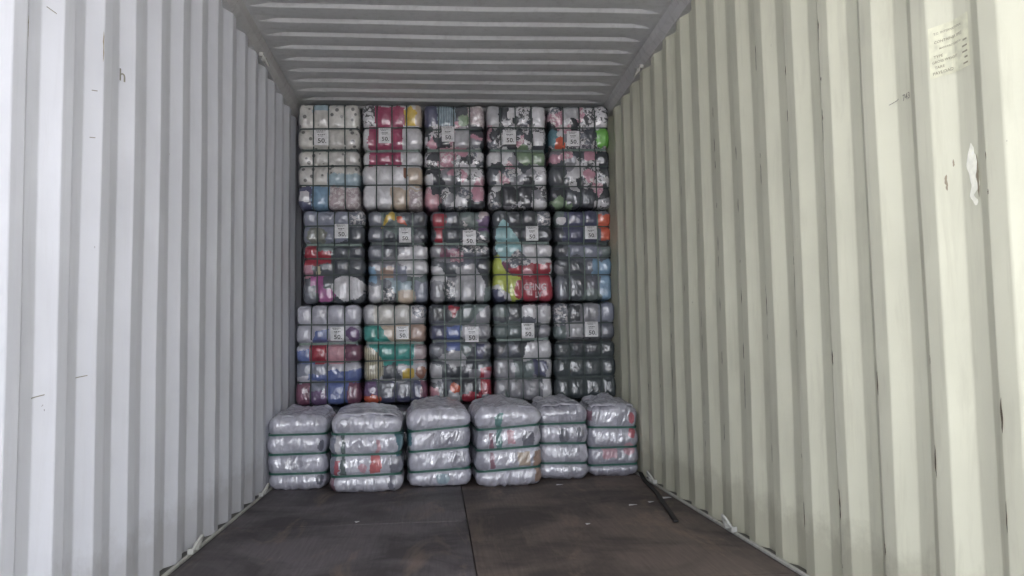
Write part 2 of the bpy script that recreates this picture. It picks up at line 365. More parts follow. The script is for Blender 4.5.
# ------------------------------------------------------------------ bales
class Bale:
    """rounded, strapped, film wrapped block; local origin at the middle of its base, front face looks to -y"""
    def __init__(s, Wb, Db, Hb, xs, zs, seed, A=.020, r=.05, deep=None, crinkle=.003, top_crumple=0, stretch=(1, 1, 1), cs=20, tilt=.02, zt=0, taper=0):
        s.W, s.D, s.H, s.A, s.r, s.deep, s.seed, s.cr, s.tc, s.st, s.cs = Wb, Db, Hb, A, r, deep, seed, crinkle, top_crumple, np.array(stretch), cs
        R = np.random.default_rng(seed); s.R = R
        s.xs = np.array([0] + list(xs) + [1.0]); s.zs = np.array([0] + list(zs) + [1.0])     # fractions
        s.xt = np.array([0] + list(R.uniform(-tilt, tilt, len(xs))) + [0]); s.zt = np.array([0] + list(R.uniform(-tilt, tilt, len(zs)) * .5 + zt) + [0])
        s.amp = R.uniform(.62, 1.0, (len(s.xs), len(s.zs))); s.taper = taper; s.lean = R.uniform(-.5, .5); s.oct = 2 if deep else 3
    def cell(s, q, B, m):
        g = np.zeros(len(q)); idx = np.zeros(len(q), int)
        for k in range(B.shape[1] - 1):
            a, b = B[:, k], B[:, k + 1]; inn = (q >= a) & (q <= b)
            a, b = a + (m if k else -.07), b - (m if k < B.shape[1] - 2 else -.07)     # straps lie in flat bottomed creases; outer cells run on round the corner
            t = np.clip((q - a) / np.maximum(b - a, 1e-6), 0, 1)
            g = np.where(inn, np.clip(1 - np.abs(2 * t - 1) ** 2.6, 0, 1), g); idx = np.where(inn, k, idx)
        return g, idx
    def bounds(s, u, v):
        return s.xs[None] + s.xt[None] * (v[:, None] - .5), s.zs[None] + s.zt[None] * (u[:, None] - .5)
    def surf(s, p, rough=True):
        """p on the cube surface, each coordinate -1..1 -> position, normal"""
        A = s.A; half = np.array([s.W, s.D, s.H]) / 2 - np.array([A * .5, A, A * .5]); q = p * half
        c = np.clip(q, -(half - s.r), half - s.r); d = q - c; n = d / np.linalg.norm(d, axis=1, keepdims=True)
        P = c + s.r * n
        u = np.clip(P[:, 0] / (2 * half[0]) + .5, 0, 1); v = np.clip(P[:, 2] / (2 * half[2]) + .5, 0, 1)
        Bx, Bz = s.bounds(u, v); gx, ix = s.cell(u, Bx, .006 / s.W); gz, iz = s.cell(v, Bz, .008 / s.H)
        w = n * n; am = s.amp[ix, iz]
        e = .55
        disp = A * am * (w[:, 1] * (.5 + .5 * gx ** e) * (gz ** e) + w[:, 0] * .55 * gz ** e + w[:, 2] * .5 * gx ** e)
        if s.deep is not None:
            zd = s.zs[s.deep] + s.zt[s.deep] * (u - .5)
            disp = disp - .030 * np.exp(-((v - zd) * s.H / .017) ** 2) * (w[:, 0] * .6 + w[:, 1])
        if rough:
            disp = disp + .006 * fbm(P * 8 + s.seed, s.seed, 2) + s.cr * ridged((P + np.outer(P[:, 2], (s.lean, 0, 0))) * s.st * s.cs + s.seed * 3.1, s.seed + 5, s.oct) * (.35 + .65 * (gz ** .5) * np.maximum(gx ** .3, w[:, 0]))
            if s.tc:
                disp = disp + w[:, 2] * (n[:, 2] > 0) * s.tc * (ridged(P * np.array([7, 5, 5]) + s.seed, s.seed + 8, 3) * .9 + .1)
        P = P + n * disp[:, None]; P[:, 2] += s.H / 2
        if s.taper: P[:, 2] += s.taper * np.clip(P[:, 1] / s.D + .5, 0, 1) * np.clip(P[:, 2] / s.H, 0, 1) ** 2
        return P, n
    def front(s, u, v, off):
        """point on the front face at fractions u (from left), v (from top)"""
        u = np.asarray(u, float); v = np.asarray(v, float)
        p = np.stack([u * 2 - 1, -np.ones_like(u), 1 - v * 2], -1); P, n = s.surf(p)
        P[:, 1] -= off; return P
    def body(s, parent, nx, ny, nz, layers, voronoi=None, base='grey', warp=.05):
        n = (nx, ny, nz); ids, Qs = [], []
        for ax in range(3):
            a, b = [k for k in range(3) if k != ax]
            for sd in (0, n[ax]):
                A_, B_ = np.meshgrid(np.arange(n[a]), np.arange(n[b]), indexing='ij')
                cor = []
                for da, db in ((0, 0), (1, 0), (1, 1), (0, 1)):
                    t = np.zeros((A_.size, 3), np.int64); t[:, ax] = sd; t[:, a] = A_.ravel() + da; t[:, b] = B_.ravel() + db; cor.append(t)
                if (sd > 0) == (ax == 1): cor = cor[::-1]
                ids.append(np.stack(cor, 1))
        L = np.concatenate(ids); key = (L[..., 0] * 1000 + L[..., 1]) * 1000 + L[..., 2]
        un, inv = np.unique(key.ravel(), return_inverse=True); Q = inv.reshape(-1, 4)
        lat = np.stack([un // 1000000, (un // 1000) % 1000, un % 1000], -1) / np.array(n) * 2 - 1
        P, N = s.surf(lat)
        C = P[Q].mean(1); cf = lat[Q].mean(1)
        u = (cf[:, 0] + 1) / 2; v = (1 - cf[:, 2]) / 2
        ang = np.stack([u * 5, C[:, 1] * 3 + 4, v * 7], -1)
        warp = .06 if voronoi and voronoi[0] > 40 else warp
        uu = u + warp * fbm(ang * 1.7, s.seed + 41, 3); vv = v + warp * .8 * fbm(ang * 1.7 + 9, s.seed + 77, 3)
        # sides wrap on into neighbouring clothes
        yy = C[:, 1] / s.D + .5
        gid = np.zeros(len(Q), int); cols = [base]
        if voronoi:
            num, pal = voronoi; sp = s.R.uniform(-.05, 1.05, (num, 2)); sy = s.R.uniform(0, .6, num)
            d = ((uu[:, None] - sp[None, :, 0]) * s.W) ** 2 + ((vv[:, None] - sp[None, :, 1]) * s.H) ** 2
            gid = d.argmin(1); cols = [pal[k % len(pal)] for k in s.R.permutation(num)]
        for (c, kind, *a) in layers:
            if kind == 'r': m = (uu > a[0]) & (uu < a[1]) & (vv > a[2]) & (vv < a[3])
            elif kind == 'e': m = ((uu - a[0]) / a[2]) ** 2 + ((vv - a[1]) / a[3]) ** 2 < 1
            else:
                m = np.ones(len(uu), bool); pts = a[0]; sg = 0
                inside = np.zeros(len(uu), bool)
                for k in range(len(pts)):
                    (x0, y0), (x1, y1) = pts[k - 1], pts[k]
                    cr = ((y0 > vv) != (y1 > vv)) & (uu < (x1 - x0) * (vv - y0) / ((y1 - y0) or 1e-9) + x0)
                    inside ^= cr
                m = inside
            m &= yy < .75 if kind == 'f' else True
            gid[m] = len(cols); cols.append(c)
        # every garment is one connected piece; specks join a neighbour
        ed = np.sort(np.stack([Q, np.roll(Q, -1, 1)], -1).reshape(-1, 2), 1); ek = ed[:, 0].astype(np.int64) * 10 ** 6 + ed[:, 1]
        od = np.argsort(ek, kind='stable'); fa, fb = od[0::2] // 4, od[1::2] // 4
        for rnd in range(3):
            same = gid[fa] == gid[fb]; a_, b_ = fa[same], fb[same]; lab = np.arange(len(Q))
            while True:
                old = lab.copy(); mn = np.minimum(lab[a_], lab[b_]); np.minimum.at(lab, a_, mn); np.minimum.at(lab, b_, mn); lab = lab[lab]
                if (lab == old).all(): break
            if rnd == 2: break
            size = np.bincount(lab, minlength=len(Q))[lab]
            for x_, y_ in ((fa, fb), (fb, fa)):
                mv = (gid[x_] != gid[y_]) & (size[x_] < 45) & (size[y_] >= 45)
                tgt = np.full(len(Q), -1); tgt[lab[x_[mv]]] = gid[y_[mv]]; hit = tgt[lab] >= 0; gid = np.where(hit, tgt[lab], gid)
        for k in np.unique(lab):
            sel = lab == k; f = Q[sel]; c = cols[gid[k]]
            uq, iv = np.unique(f.ravel(), return_inverse=True)
            o = obj('garment', quads('garment', P[uq], iv.reshape(-1, 4)), cl(c), parent)
            if not c.startswith('film'): o['label'] = '%s garment under clear film' % WORD.get(c, c.replace('veiled_', ''))
            else: o['label'] = 'crinkled silvery plastic film'; o.name = 'wrapping_film'
    def ring(s, axis, k, width, thick, mat, parent, off=.002, name='strap'):
        T = np.linspace(0, 1, 96, endpoint=False); per = []
        # perimeter of a unit square
        for t in T * 4:
            e, q = int(t), t - int(t); a = q * 2 - 1
            per.append([(a, -1), (1, a), (-a, 1), (-1, -a)][e])
        per = np.array(per)
        if axis == 'z':
            z = s.zs[k] + s.zt[k] * (per[:, 0] * .5); p = np.stack([per[:, 0], per[:, 1], z * 2 - 1], -1); wd = np.array([0, 0, 1.])
        else:
            z = (per[:, 1] + 1) / 2; x = s.xs[k] + s.xt[k] * (z - .5); p = np.stack([x * 2 - 1, per[:, 0], per[:, 1]], -1); wd = np.array([1., 0, 0])
        P, n = s.surf(p, rough=False); Pr, _ = s.surf(p)
        up = ((Pr - P) * n).sum(1)                      # pulled taut over the film's crinkles
        up = np.max([np.roll(up, q) for q in range(-3, 4)], 0); up = np.mean([np.roll(up, q) for q in range(-2, 3)], 0)
        P = P + n * up[:, None]
        n = n - (n @ wd)[:, None] * wd; n /= np.linalg.norm(n, axis=1, keepdims=True)
        # film crinkles must not swallow the strap
        lo = P + n * off; hi = lo + n * thick; w = wd * width / 2
        V = np.concatenate([lo - w, lo + w, hi + w, hi - w]); m = len(P); i = np.arange(m); j = (i + 1) % m
        Q = np.concatenate([np.stack([a * m + i, a * m + j, b * m + j, b * m + i], -1) for a, b in ((0, 1), (1, 2), (2, 3), (3, 0))])
        return obj(name, quads(name, V, Q, smooth=False), mat, parent)

_txt = {}
def text_mesh(body, size=1.0):
    if body not in _txt:
        cu = bpy.data.curves.new('text', 'FONT'); cu.body = body; cu.size = 1; cu.resolution_u = 2; cu.offset = .012; cu.align_x = 'CENTER'; cu.align_y = 'CENTER'
        o = bpy.data.objects.new('text', cu); COL.objects.link(o)
        dg = bpy.context.evaluated_depsgraph_get(); me = bpy.data.meshes.new_from_object(o.evaluated_get(dg))
        V = np.array([v.co[:] for v in me.vertices]); Fc = [tuple(p.vertices) for p in me.polygons]
        bpy.data.objects.remove(o); bpy.data.curves.remove(cu); bpy.data.meshes.remove(me); _txt[body] = (V, Fc)
    return _txt[body]

def label_card(B, root, u0, u1, v0, v1, number='50.'):
    n = 7; U, Vv = np.meshgrid(np.linspace(u0, u1, n), np.linspace(v0, v1, n))
    P = B.front(U.ravel(), Vv.ravel(), .0)
    P[:, 1] = P[:, 1].min() * .75 + P[:, 1] * .25 - .004
    yb = lambda x, z: P[:, 1].min() - .0012
    I = np.arange(n * n).reshape(n, n); Q = np.stack([I[:-1, :-1], I[1:, :-1], I[1:, 1:], I[:-1, 1:]], -1).reshape(-1, 4)
    card = obj('label_card', quads('label_card', P, Q), M['paper'], root); card['label'] = 'white printed weight card'
    x0, x1, z0, z1 = P[:, 0].min(), P[:, 0].max(), P[:, 2].min(), P[:, 2].max(); w, h = x1 - x0, z1 - z0; y = yb(0, 0)
    TV, TF = text_mesh(number); V = [(x0 + w * .56 + a * w * .50, y, z0 + h * .26 + b * w * .46) for a, b, _ in TV]; Fc = list(TF)
    R = random.Random(B.seed)
    for zf, a, b, t in ((.90, .14, .80, .035), (.82, .2, .62, .03), (.64, .26, .74, .05), (.56, .3, .6, .03)):
        x = a
        while x < b:                       # illegible fine print as broken dashes
            l = R.uniform(.05, .13); k = len(V)
            V += [(x0 + w * x, y, z0 + h * zf), (x0 + w * min(x + l, b), y, z0 + h * zf), (x0 + w * min(x + l, b), y, z0 + h * (zf + t)), (x0 + w * x, y, z0 + h * (zf + t))]
            Fc.append((k, k + 1, k + 2, k + 3)); x += l + R.uniform(.02, .05)
    obj('printed_text', mesh('printed_text', V, Fc), M['ink'], card)

r_, e_ = 'r', 'e'
BW = ['floral', 'black', 'white', 'floral', 'grey', 'dark', 'floral', 'pinkfleck', 'white', 'black', 'greyfleck', 'charcoal']
TOP_Z, MID_Z, LOW_Z = (1.864, 2.642), (1.183, 1.858), (.466, 1.177)
XT = [-1.13, -.672, -.225, .233, .691, 1.162]; XM = [-1.095, -.640, -.191, .264, .718, 1.158]; XB = [-1.144, -.671, -.205, .260, .702, 1.172]
# per bale: layers, voronoi, base colour, label card (u0,u1,v0,v1), text of the label
SPEC = [
 # ---- top layer
 dict(x=XT[0:2], z=TOP_Z, base='dotted', card=(.25, .50, .25, .40), label='bale of white dotted clothes with pale blue below, top layer against the left wall', layers=[
    ('paleblue', r_, .48, 1.1, .68, .80), ('navy', r_, -.1, .2, .80, 1.1), ('white', r_, .02, .16, .86, .95), ('skyblue', r_, .2, .5, .79, 1.1), ('mauvefleck', r_, .5, 1.1, .80, 1.1), ('paleblue', r_, .22, .5, -.1, .06)]),
 dict(x=XT[1:3], z=TOP_Z, base='white', card=(.26, .48, .23, .38), label='bale with raspberry clothes over white ones and a yellow piece, top layer', layers=[
    ('greyfleck', r_, -.1, .18, -.1, .17), ('floral', r_, -.1, .2, -.1, .2), ('raspberry', r_, .2, .72, .02, .22), ('raspberry', r_, .08, .70, .21, .44), ('raspberry', r_, .1, .66, .43, .59),
    ('yellow', r_, .72, .92, .04, .2), ('beige', r_, .92, 1.1, -.1, .2), ('beige', r_, .78, 1.1, .62, .80), ('brown', e_, .72, .66, .05, .05), ('beige', r_, .46, 1.1, .82, 1.1), ('mauvefleck', r_, .8, 1.1, .84, 1.1)]),
 dict(x=XT[2:4], z=TOP_Z, base='grey', vor=(90, BW + ['pink']), card=(.28, .50, .21, .36), label='bale of black, white and pink mixed clothes, middle of the top layer', layers=[
    ('navy', r_, -.1, .18, -.1, .2), ('striped', r_, .2, .5, -.1, .2), ('charcoal', r_, .52, .74, -.1, .15), ('sage', r_, .58, .74, .1, .2), ('mauvefleck', r_, .76, 1.1, -.1, .2), ('lightgrey', r_, .5, .76, .22, .40),
    ('pink', e_, .88, .86, .1, .1), ('rose', e_, .12, .94, .14, .07), ('pinkfleck', r_, .24, .52, .4, .54), ('pink', e_, .64, .46, .1, .05)]),
 dict(x=XT[3:5], z=TOP_Z, base='white', vor=(90, BW), card=(.25, .48, .24, .385), label='bale of black and white print clothes with a green piece, top layer', layers=[
    ('lightgrey', r_, -.1, .18, -.1, .2), ('white', r_, .78, 1.1, -.1, .18), ('sage', e_, .62, .48, .14, .09), ('sage', r_, .72, .96, .46, .58), ('black', r_, .2, .75, .86, .97), ('white', r_, .78, .95, .27, .4)]),
 dict(x=XT[4:6], z=TOP_Z, base='grey', vor=(90, BW), card=(.28, .50, .25, .40), label='bale of black and white clothes with bright green piece, top layer by the right wall', layers=[
    ('coolteal', r_, -.1, .12, .22, .40), ('white', e_, .16, .28, .07, .06), ('orange', e_, .15, .36, .09, .05), ('green', r_, .80, 1.1, .22, .39), ('pink', e_, .68, .49, .12, .07), ('pink', e_, .08, .53, .08, .05),
    ('pink', e_, .66, .68, .10, .05), ('lightgrey', r_, .22, .5, -.1, .12), ('sage', e_, .18, .97, .18, .05), ('black', r_, .8, 1.1, .44, .6), ('dark', r_, .25, .72, .86, .97)]),
 # ---- middle layer
 dict(x=XM[0:2], z=MID_Z, base='dark', card=(.52, .75, .14, .30), label='bale of grey, red and magenta clothes, middle layer against the left wall', layers=[
    ('bluegrey', r_, -.1, .78, -.1, .34), ('greyfleck', r_, .78, 1.1, -.1, .2), ('olive', e_, .22, .26, .18, .09), ('dark', r_, .75, 1.1, .16, .36), ('greengrey', r_, .2, .5, .34, .44), ('red', r_, .02, .22, .36, .60), ('red', r_, .2, .46, .44, .58),
    ('pink', r_, -.1, .14, .6, .74), ('cream', r_, .2, .27, .6, .72), ('magenta', r_, .10, .34, .72, .90), ('magenta', r_, .24, .5, .84, 1.0), ('slate', r_, -.1, .2, .82, 1.1), ('white', e_, .74, .85, .27, .14)]),
 dict(x=XM[1:3], z=MID_Z, base='dark', vor=(14, ['dark', 'slate', 'charcoal', 'grey', 'greengrey']), card=(.53, .74, .18, .345), label='bale of dark and white clothes with a yellow arc on top, middle layer', layers=[
    ('yellow', 'p', [(.2, .17), (.3, .04), (.42, .0), (.52, .06), (.44, .08), (.36, .07), (.26, .17)]), ('orange', 'p', [(.47, .05), (.56, .05), (.66, .14), (.52, .13)]), ('white', r_, .5, 1.1, .40, .58), ('white', e_, .82, .64, .22, .09), ('grey', r_, .5, .62, .40, .48),
    ('tan', r_, .2, .42, .62, .76), ('bluegrey', r_, .42, .66, .6, .78), ('paleblue', r_, .4, .75, .78, .9), ('lightgrey', r_, -.1, .22, .82, 1.1), ('fleck', r_, .24, .42, .86, 1.1), ('beige', r_, .5, .8, .88, 1.1), ('bluegrey', r_, .8, 1.1, .78, 1.1), ('skyblue', r_, -.1, .12, .62, .78)]),
 dict(x=XM[2:4], z=MID_Z, base='dark', vor=(16, ['dark', 'slate', 'charcoal', 'grey', 'greengrey', 'fleck']), card=(.54, .77, .21, .38), label='bale of dark clothes with red stripe at its left corner, middle of the middle layer', layers=[
    ('red', r_, .04, .23, .02, .20), ('red', r_, .06, .2, .2, .38), ('mauve', r_, .84, 1.1, .0, .2), ('purple', r_, .8, 1.1, .06, .22), ('maroon', r_, .14, .5, .42, .52), ('pinkfleck', r_, .32, .56, .46, .56), ('lightgrey', 'p', [(.42, .62), (.75, .60), (.9, .8), (.9, 1.1), (.4, 1.1)]),
    ('white', 'p', [(-.1, .62), (.16, .64), (.3, .78), (-.1, .80)]), ('grey', r_, -.1, .2, .82, 1.1), ('fleck', e_, .3, .86, .12, .1)]),
 dict(x=XM[3:5], z=MID_Z, base='dark', card=(.56, .78, .17, .335), label='bale with aqua, white, lime and red printed clothes, middle layer', layers=[
    ('charcoal', r_, .3, 1.1, -.1, .37), ('greyfleck', r_, .78, 1.1, .0, .2), ('aqua', 'p', [(.05, .2), (.16, .08), (.28, .16), (.42, .30), (.5, .44), (.36, .48), (.1, .56), (.02, .40)]), ('white', r_, .48, 1.1, .38, .60),
    ('greyfleck', 'p', [(.15, .56), (.4, .44), (.64, .56), (.6, .66), (.2, .66)]), ('lime', 'p', [(-.02, .52), (.08, .50), (.14, .64), (.45, .74), (.5, .98), (.3, 1.0), (-.02, .82)]),
    ('maroon', 'p', [(.12, .58), (.24, .58), (.5, .72), (.3, .74), (.14, .64)]), ('red', 'p', [(.24, .64), (.5, .62), (.82, .60), (1.1, .58), (1.1, 1.1), (.5, 1.1), (.5, .76), (.28, .70)]), ('red', e_, .44, .88, .1, .1), ('rose', e_, .58, .70, .1, .05),
    ('white', 'p', [(-.1, .84), (.06, .82), (.28, .98), (.2, 1.0)]), ('navy', 'p', [(-.1, .89), (.08, .88), (.26, 1.1), (-.1, 1.1)]), ('white', r_, .96, 1.1, .6, .84)], text=True),
 dict(x=XM[4:6], z=MID_Z, base='slate', vor=(12, ['slate', 'grey', 'greengrey', 'slate', 'dark']), card=(.53, .75, .17, .32), label='bale of slate clothes with orange piece, middle layer by the right wall', layers=[
    ('navy', r_, .14, .78, -.1, .35), ('white', e_, .1, .10, .1, .05), ('charcoal', r_, -.1, .12, .16, .5), ('orange', r_, .78, 1.1, .04, .20), ('orange', r_, .82, 1.1, .20, .33), ('bluegrey', r_, .5, .78, .37, .55), ('greengrey', r_, .82, 1.1, .37, .54), ('skyblue', r_, .66, 1.1, .56, .74), ('skyblue', r_, .82, 1.1, .74, 1.1), ('bluegrey', r_, .2, .5, .36, .5)]),
 # ---- lower layer
 dict(x=XB[0:2], z=LOW_Z, base='lavender', card=(.54, .76, .215, .355), label='bale of pale lavender clothes over blue and maroon, lower layer against left wall', layers=[
    ('blue', 'p', [(.22, .38), (.3, .26), (.5, .24), (.5, .38)]), ('purple', e_, .9, .29, .12, .08), ('blue', r_, -.1, .28, .45, .58), ('red', r_, .2, .48, .38, .56), ('rose', r_, .46, .78, .40, .60), ('maroon', r_, .78, 1.1, .40, .58),
    ('bluegrey', r_, -.1, .5, .58, .72), ('blue', r_, .2, .48, .70, .78), ('lavender', r_, .5, .74, .60, .70), ('blue', r_, .5, 1.1, .66, .79), ('maroon', r_, -.1, .22, .79, 1.1), ('purple', r_, .2, .5, .82, 1.1), ('blue', r_, .48, .82, .78, 1.1), ('maroon', r_, .82, 1.1, .8, 1.1), ('bluegrey', r_, .22, .46, .76, .86)]),
 dict(x=XB[1:3], z=LOW_Z, base='lightgrey', card=(.52, .73, .215, .35), label='bale with bright teal clothes under pale grey ones, lower layer', layers=[
    ('offwhite', r_, .15, .78, -.1, .22), ('greyfleck', r_, .8, 1.1, -.1, .12), ('beige', 'p', [(.2, .2), (.74, .2), (.74, .4), (.4, .4)]), ('teal', 'p', [(-.1, .19), (.24, .20), (.38, .32), (.46, .4), (-.1, .40)]), ('tan', r_, .75, 1.1, .18, .38),
    ('teal', r_, .06, .82, .38, .62), ('creamstripe', 'p', [(-.1, .44), (.1, .42), (.32, .58), (.34, .72), (.12, .80), (-.1, .78)]), ('mauve', r_, .84, 1.1, .4, .6), ('dark', 'p', [(.3, .62), (.5, .6), (.62, .76), (.3, .78)]), ('yellow', r_, .62, .82, .66, .77), ('brown', e_, .92, .70, .08, .06),
    ('navy', r_, -.1, 1.1, .79, 1.1), ('slate', r_, .2, .48, .80, .94), ('slate', r_, .52, .8, .8, .95), ('purple', r_, -.1, .2, .78, 1.1), ('orange', e_, .12, .97, .14, .06), ('maroon', r_, .92, 1.1, .78, .96)]),
 dict(x=XB[2:4], z=LOW_Z, base='slate', vor=(18, ['slate', 'grey', 'dark', 'greengrey', 'lightgrey', 'charcoal']), card=(.58, .81, .23, .39), label='bale of slate and blue clothes with small red triangle, middle of the lower layer', layers=[
    ('red', 'p', [(.28, .03), (.5, .03), (.42, .13), (.36, .13)]), ('navy', r_, .04, .26, .22, .36), ('blue', r_, .28, .52, .22, .48), ('lightgrey', r_, -.1, .18, .62, .80), ('rose', r_, -.1, .12, .86, 1.1), ('red', r_, .84, 1.1, .66, .94), ('pink', r_, .9, 1.1, .7, .8), ('orange', e_, .40, .86, .09, .06), ('red', r_, .52, .8, .93, 1.1), ('black', r_, .52, .8, .78, .92), ('navy', r_, .76, .9, .4, .58)]),
 dict(x=XB[3:5], z=LOW_Z, base='dark', vor=(16, ['dark', 'greengrey', 'charcoal', 'grey', 'slate']), card=(.48, .71, .20, .36), label='bale of dark green grey clothes with white pieces, lower layer', layers=[
    ('white', r_, .48, .74, .02, .14), ('lightgrey', r_, .74, 1.1, .02, .2), ('greengrey', r_, -.1, .5, .18, .38), ('white', 'p', [(.56, .40), (1.1, .38), (1.1, .60), (.5, .6)]), ('grey', r_, -.1, .34, .58, .78), ('greengrey', r_, .34, .66, .6, .8), ('navy', r_, .68, .94, .60, .76), ('white', r_, .84, 1.1, .78, 1.1), ('lightgrey', r_, .92, 1.1, .6, .78), ('grey', r_, -.1, .18, .8, 1.1)]),
 dict(x=XB[4:6], z=LOW_Z, base='bottle', card=(.50, .72, .195, .355), label='bale of grey clothes over dark bottle green ones, lower layer by the right wall', layers=[
    ('grey', r_, -.1, 1.1, -.1, .38), ('greyfleck', r_, -.1, .18, -.1, .24), ('charcoal', r_, .2, .44, .02, .18), ('lightgrey', r_, .18, .48, .20, .36), ('greengrey', r_, -.1, .16, .22, .38), ('bluegrey', r_, .74, 1.1, -.1, .2), ('slate', r_, .76, 1.1, .2, .38), ('bottle', r_, -.1, 1.1, .38, .6), ('charcoal', r_, .3, .7, .42, .52), ('bottle', r_, -.1, 1.1, .6, .78)]),
]
ROWS = {TOP_Z: (.775, .565, .395, .205), MID_Z: (.835, .640, .470, .285), LOW_Z: (.800, .620, .420, .225)}
FRONT_Y = 6.045; DEPTH = .50
for i, sp in enumerate(SPEC):
    x0, x1 = sp['x']; z0, z1 = sp['z']; R = random.Random(100 + i)
    rows = sorted(v + R.uniform(-.012, .012) for v in ROWS[sp['z']])
    cols = [v + R.uniform(-.018, .018) for v in (.225, .495, .765)]
    B = Bale(x1 - x0 - .014, DEPTH, z1 - z0, cols, rows, 100 + i, deep=3, r=.030, A=.028, crinkle=.0050, stretch=(1, 1, .7), cs=20)
    rt = empty('clothes_bale', ((x0 + x1) / 2, FRONT_Y + DEPTH / 2 + R.uniform(0, .025), z0), R.uniform(-.012, .012))
    tag(rt, sp['label'], 'bale', 'large strapped clothes bales stacked in three layers')
    B.body(rt, 66, 14, 104, sp['layers'], sp.get('vor'), sp['base'])
    for k in (1, 2, 3): B.ring('x', k, .009, .003, M['strap_dark' if i % 3 else 'strap_grey'] if sp['z'] != TOP_Z else M['strap_dark'], rt, .003)
    for k in (1, 2, 4): B.ring('z', k, .010, .003, M['strap_dark'], rt, .004)
    B.ring('z', 3, .020, .004, M[('strap_black', 'strap_grey', 'strap_dark')[R.choice((0, 1, 1, 2))]], rt, .006)
    label_card(B, rt, *sp['card'])
    if sp.get('text'):
        for line, u, v, sz in (('CHNG', .70, .865, .072), ('LV', .76, .945, .055)):
            TV, TF = text_mesh(line); uu = u + TV[:, 0] * sz / B.W * .85; vv = v - TV[:, 1] * sz / B.H
            P = B.front(uu, vv, .006); P[:, 1] = P[:, 1] * .4 + P[:, 1].min() * .6
            o = obj('printed_lettering', mesh('printed_lettering', P, TF), M['white_print'], rt); o['label'] = 'white lettering on the red garment'

# hidden course under the stack: bales lying on their side on the floor
for i in range(5):
    x0, x1 = XB[i], XB[i + 1]
    B = Bale(x1 - x0 - .008, DEPTH, .455, (.33, .66), (.3, .6), 300 + i, crinkle=.002)
    rt = empty('clothes_bale', ((x0 + x1) / 2, FRONT_Y + DEPTH / 2 + .02, .003))
    tag(rt, 'dark wrapped bale on the floor under the stack, ' + ('against the left wall', 'second from the left wall', 'in the middle', 'second from the right wall', 'against the right wall')[i], 'bale', 'bales carrying the stack')
    B.body(rt, 20, 8, 20, [], None, 'charcoal')
    for k in (1, 2): B.ring('z', k, .011, .003, M['strap_dark'], rt, .004)

# ------------------------------------------------------------------ front row: smaller bales in silvery film
fr = [  # x0, x1, y front, depth, rz, base, layers, label, strap tilt
 (-1.184, -.824, 5.31, .60, .0, 0, 'film', [('filmdark', e_, .93, .40, .06, .08), ('filmdark', e_, .9, .88, .08, .07), ('filmgrey', r_, .2, .6, .52, .72)], 'silvery film wrapped bale on the floor against the left wall'),
 (-.786, -.366, 5.13, .56, .03, 0, 'film', [('bluegrey', r_, -.1, .06, .24, .78), ('white', r_, .06, .11, .26, .78), ('greengrey', r_, .13, .19, .24, .78), ('veiled_red', r_, .05, .11, .58, .80), ('veiled_maroon', r_, -.1, .06, .80, 1.1), ('veiled_coral', r_, .56, .72, .53, .78), ('veiled_pink', r_, .64, .70, .32, .53), ('veiled_pink', e_, .45, .70, .06, .06), ('coolteal', r_, .93, 1.1, .24, .54), ('filmdark', r_, .84, .92, .54, 1.0), ('filmdark', r_, .88, 1.1, .54, .8), ('filmgrey', e_, .16, .12, .1, .09)],
  'silvery film wrapped bale showing a coral red patch, second from the left wall'),
 (-.334, .048, 5.24, .58, .045, 0, 'film', [('coolteal', r_, -.1, .02, .24, .52), ('paleblue', e_, .55, .9, .12, .07), ('filmgrey', r_, .4, 1.1, .26, .5), ('filmgrey', r_, .7, 1.1, .53, .78)], 'silvery film wrapped bale with a teal side, turned slightly, front row'),
 (.082, .482, 5.19, .60, .05, 0, 'film', [('veiled_maroon', r_, .16, .23, .30, .52), ('veiled_maroon', r_, .17, .24, .55, .78), ('veiled_teal', r_, .28, .38, .06, .50), ('veiled_pink', r_, .48, .58, .26, .46), ('filmdark', r_, .72, .9, .28, .5), ('beige', r_, .64, .84, .56, .76), ('tan', r_, .9, 1.1, .56, 1.0), ('filmgrey', r_, -.1, .14, .2, .8)],
  'silvery film wrapped bale with a vertical green strip down its front'),
 (.500, .818, 5.40, .56, .02, 0, 'filmgrey', [('film', r_, .1, .4, .1, .5), ('filmdark', e_, .5, .4, .12, .12), ('filmdark', e_, .85, .4, .07, .12), ('film', r_, .84, 1.1, .5, .8), ('film', r_, .05, .5, .55, .95)], 'plain silver grey film wrapped bale, second from the right wall'),
 (.848, 1.176, 5.48, .52, -.03, 0, 'filmgrey', [('veiled_red', e_, .9, .17, .07, .09), ('veiled_red', e_, .9, .38, .06, .08), ('veiled_pink', e_, .84, .62, .12, .1), ('veiled_pink', r_, .24, .56, .60, .76), ('veiled_maroon', r_, -.1, .06, .05, .2), ('film', r_, .12, .6, .04, .5)], 'grey film wrapped bale with red and pink patches beside the right wall'),
]
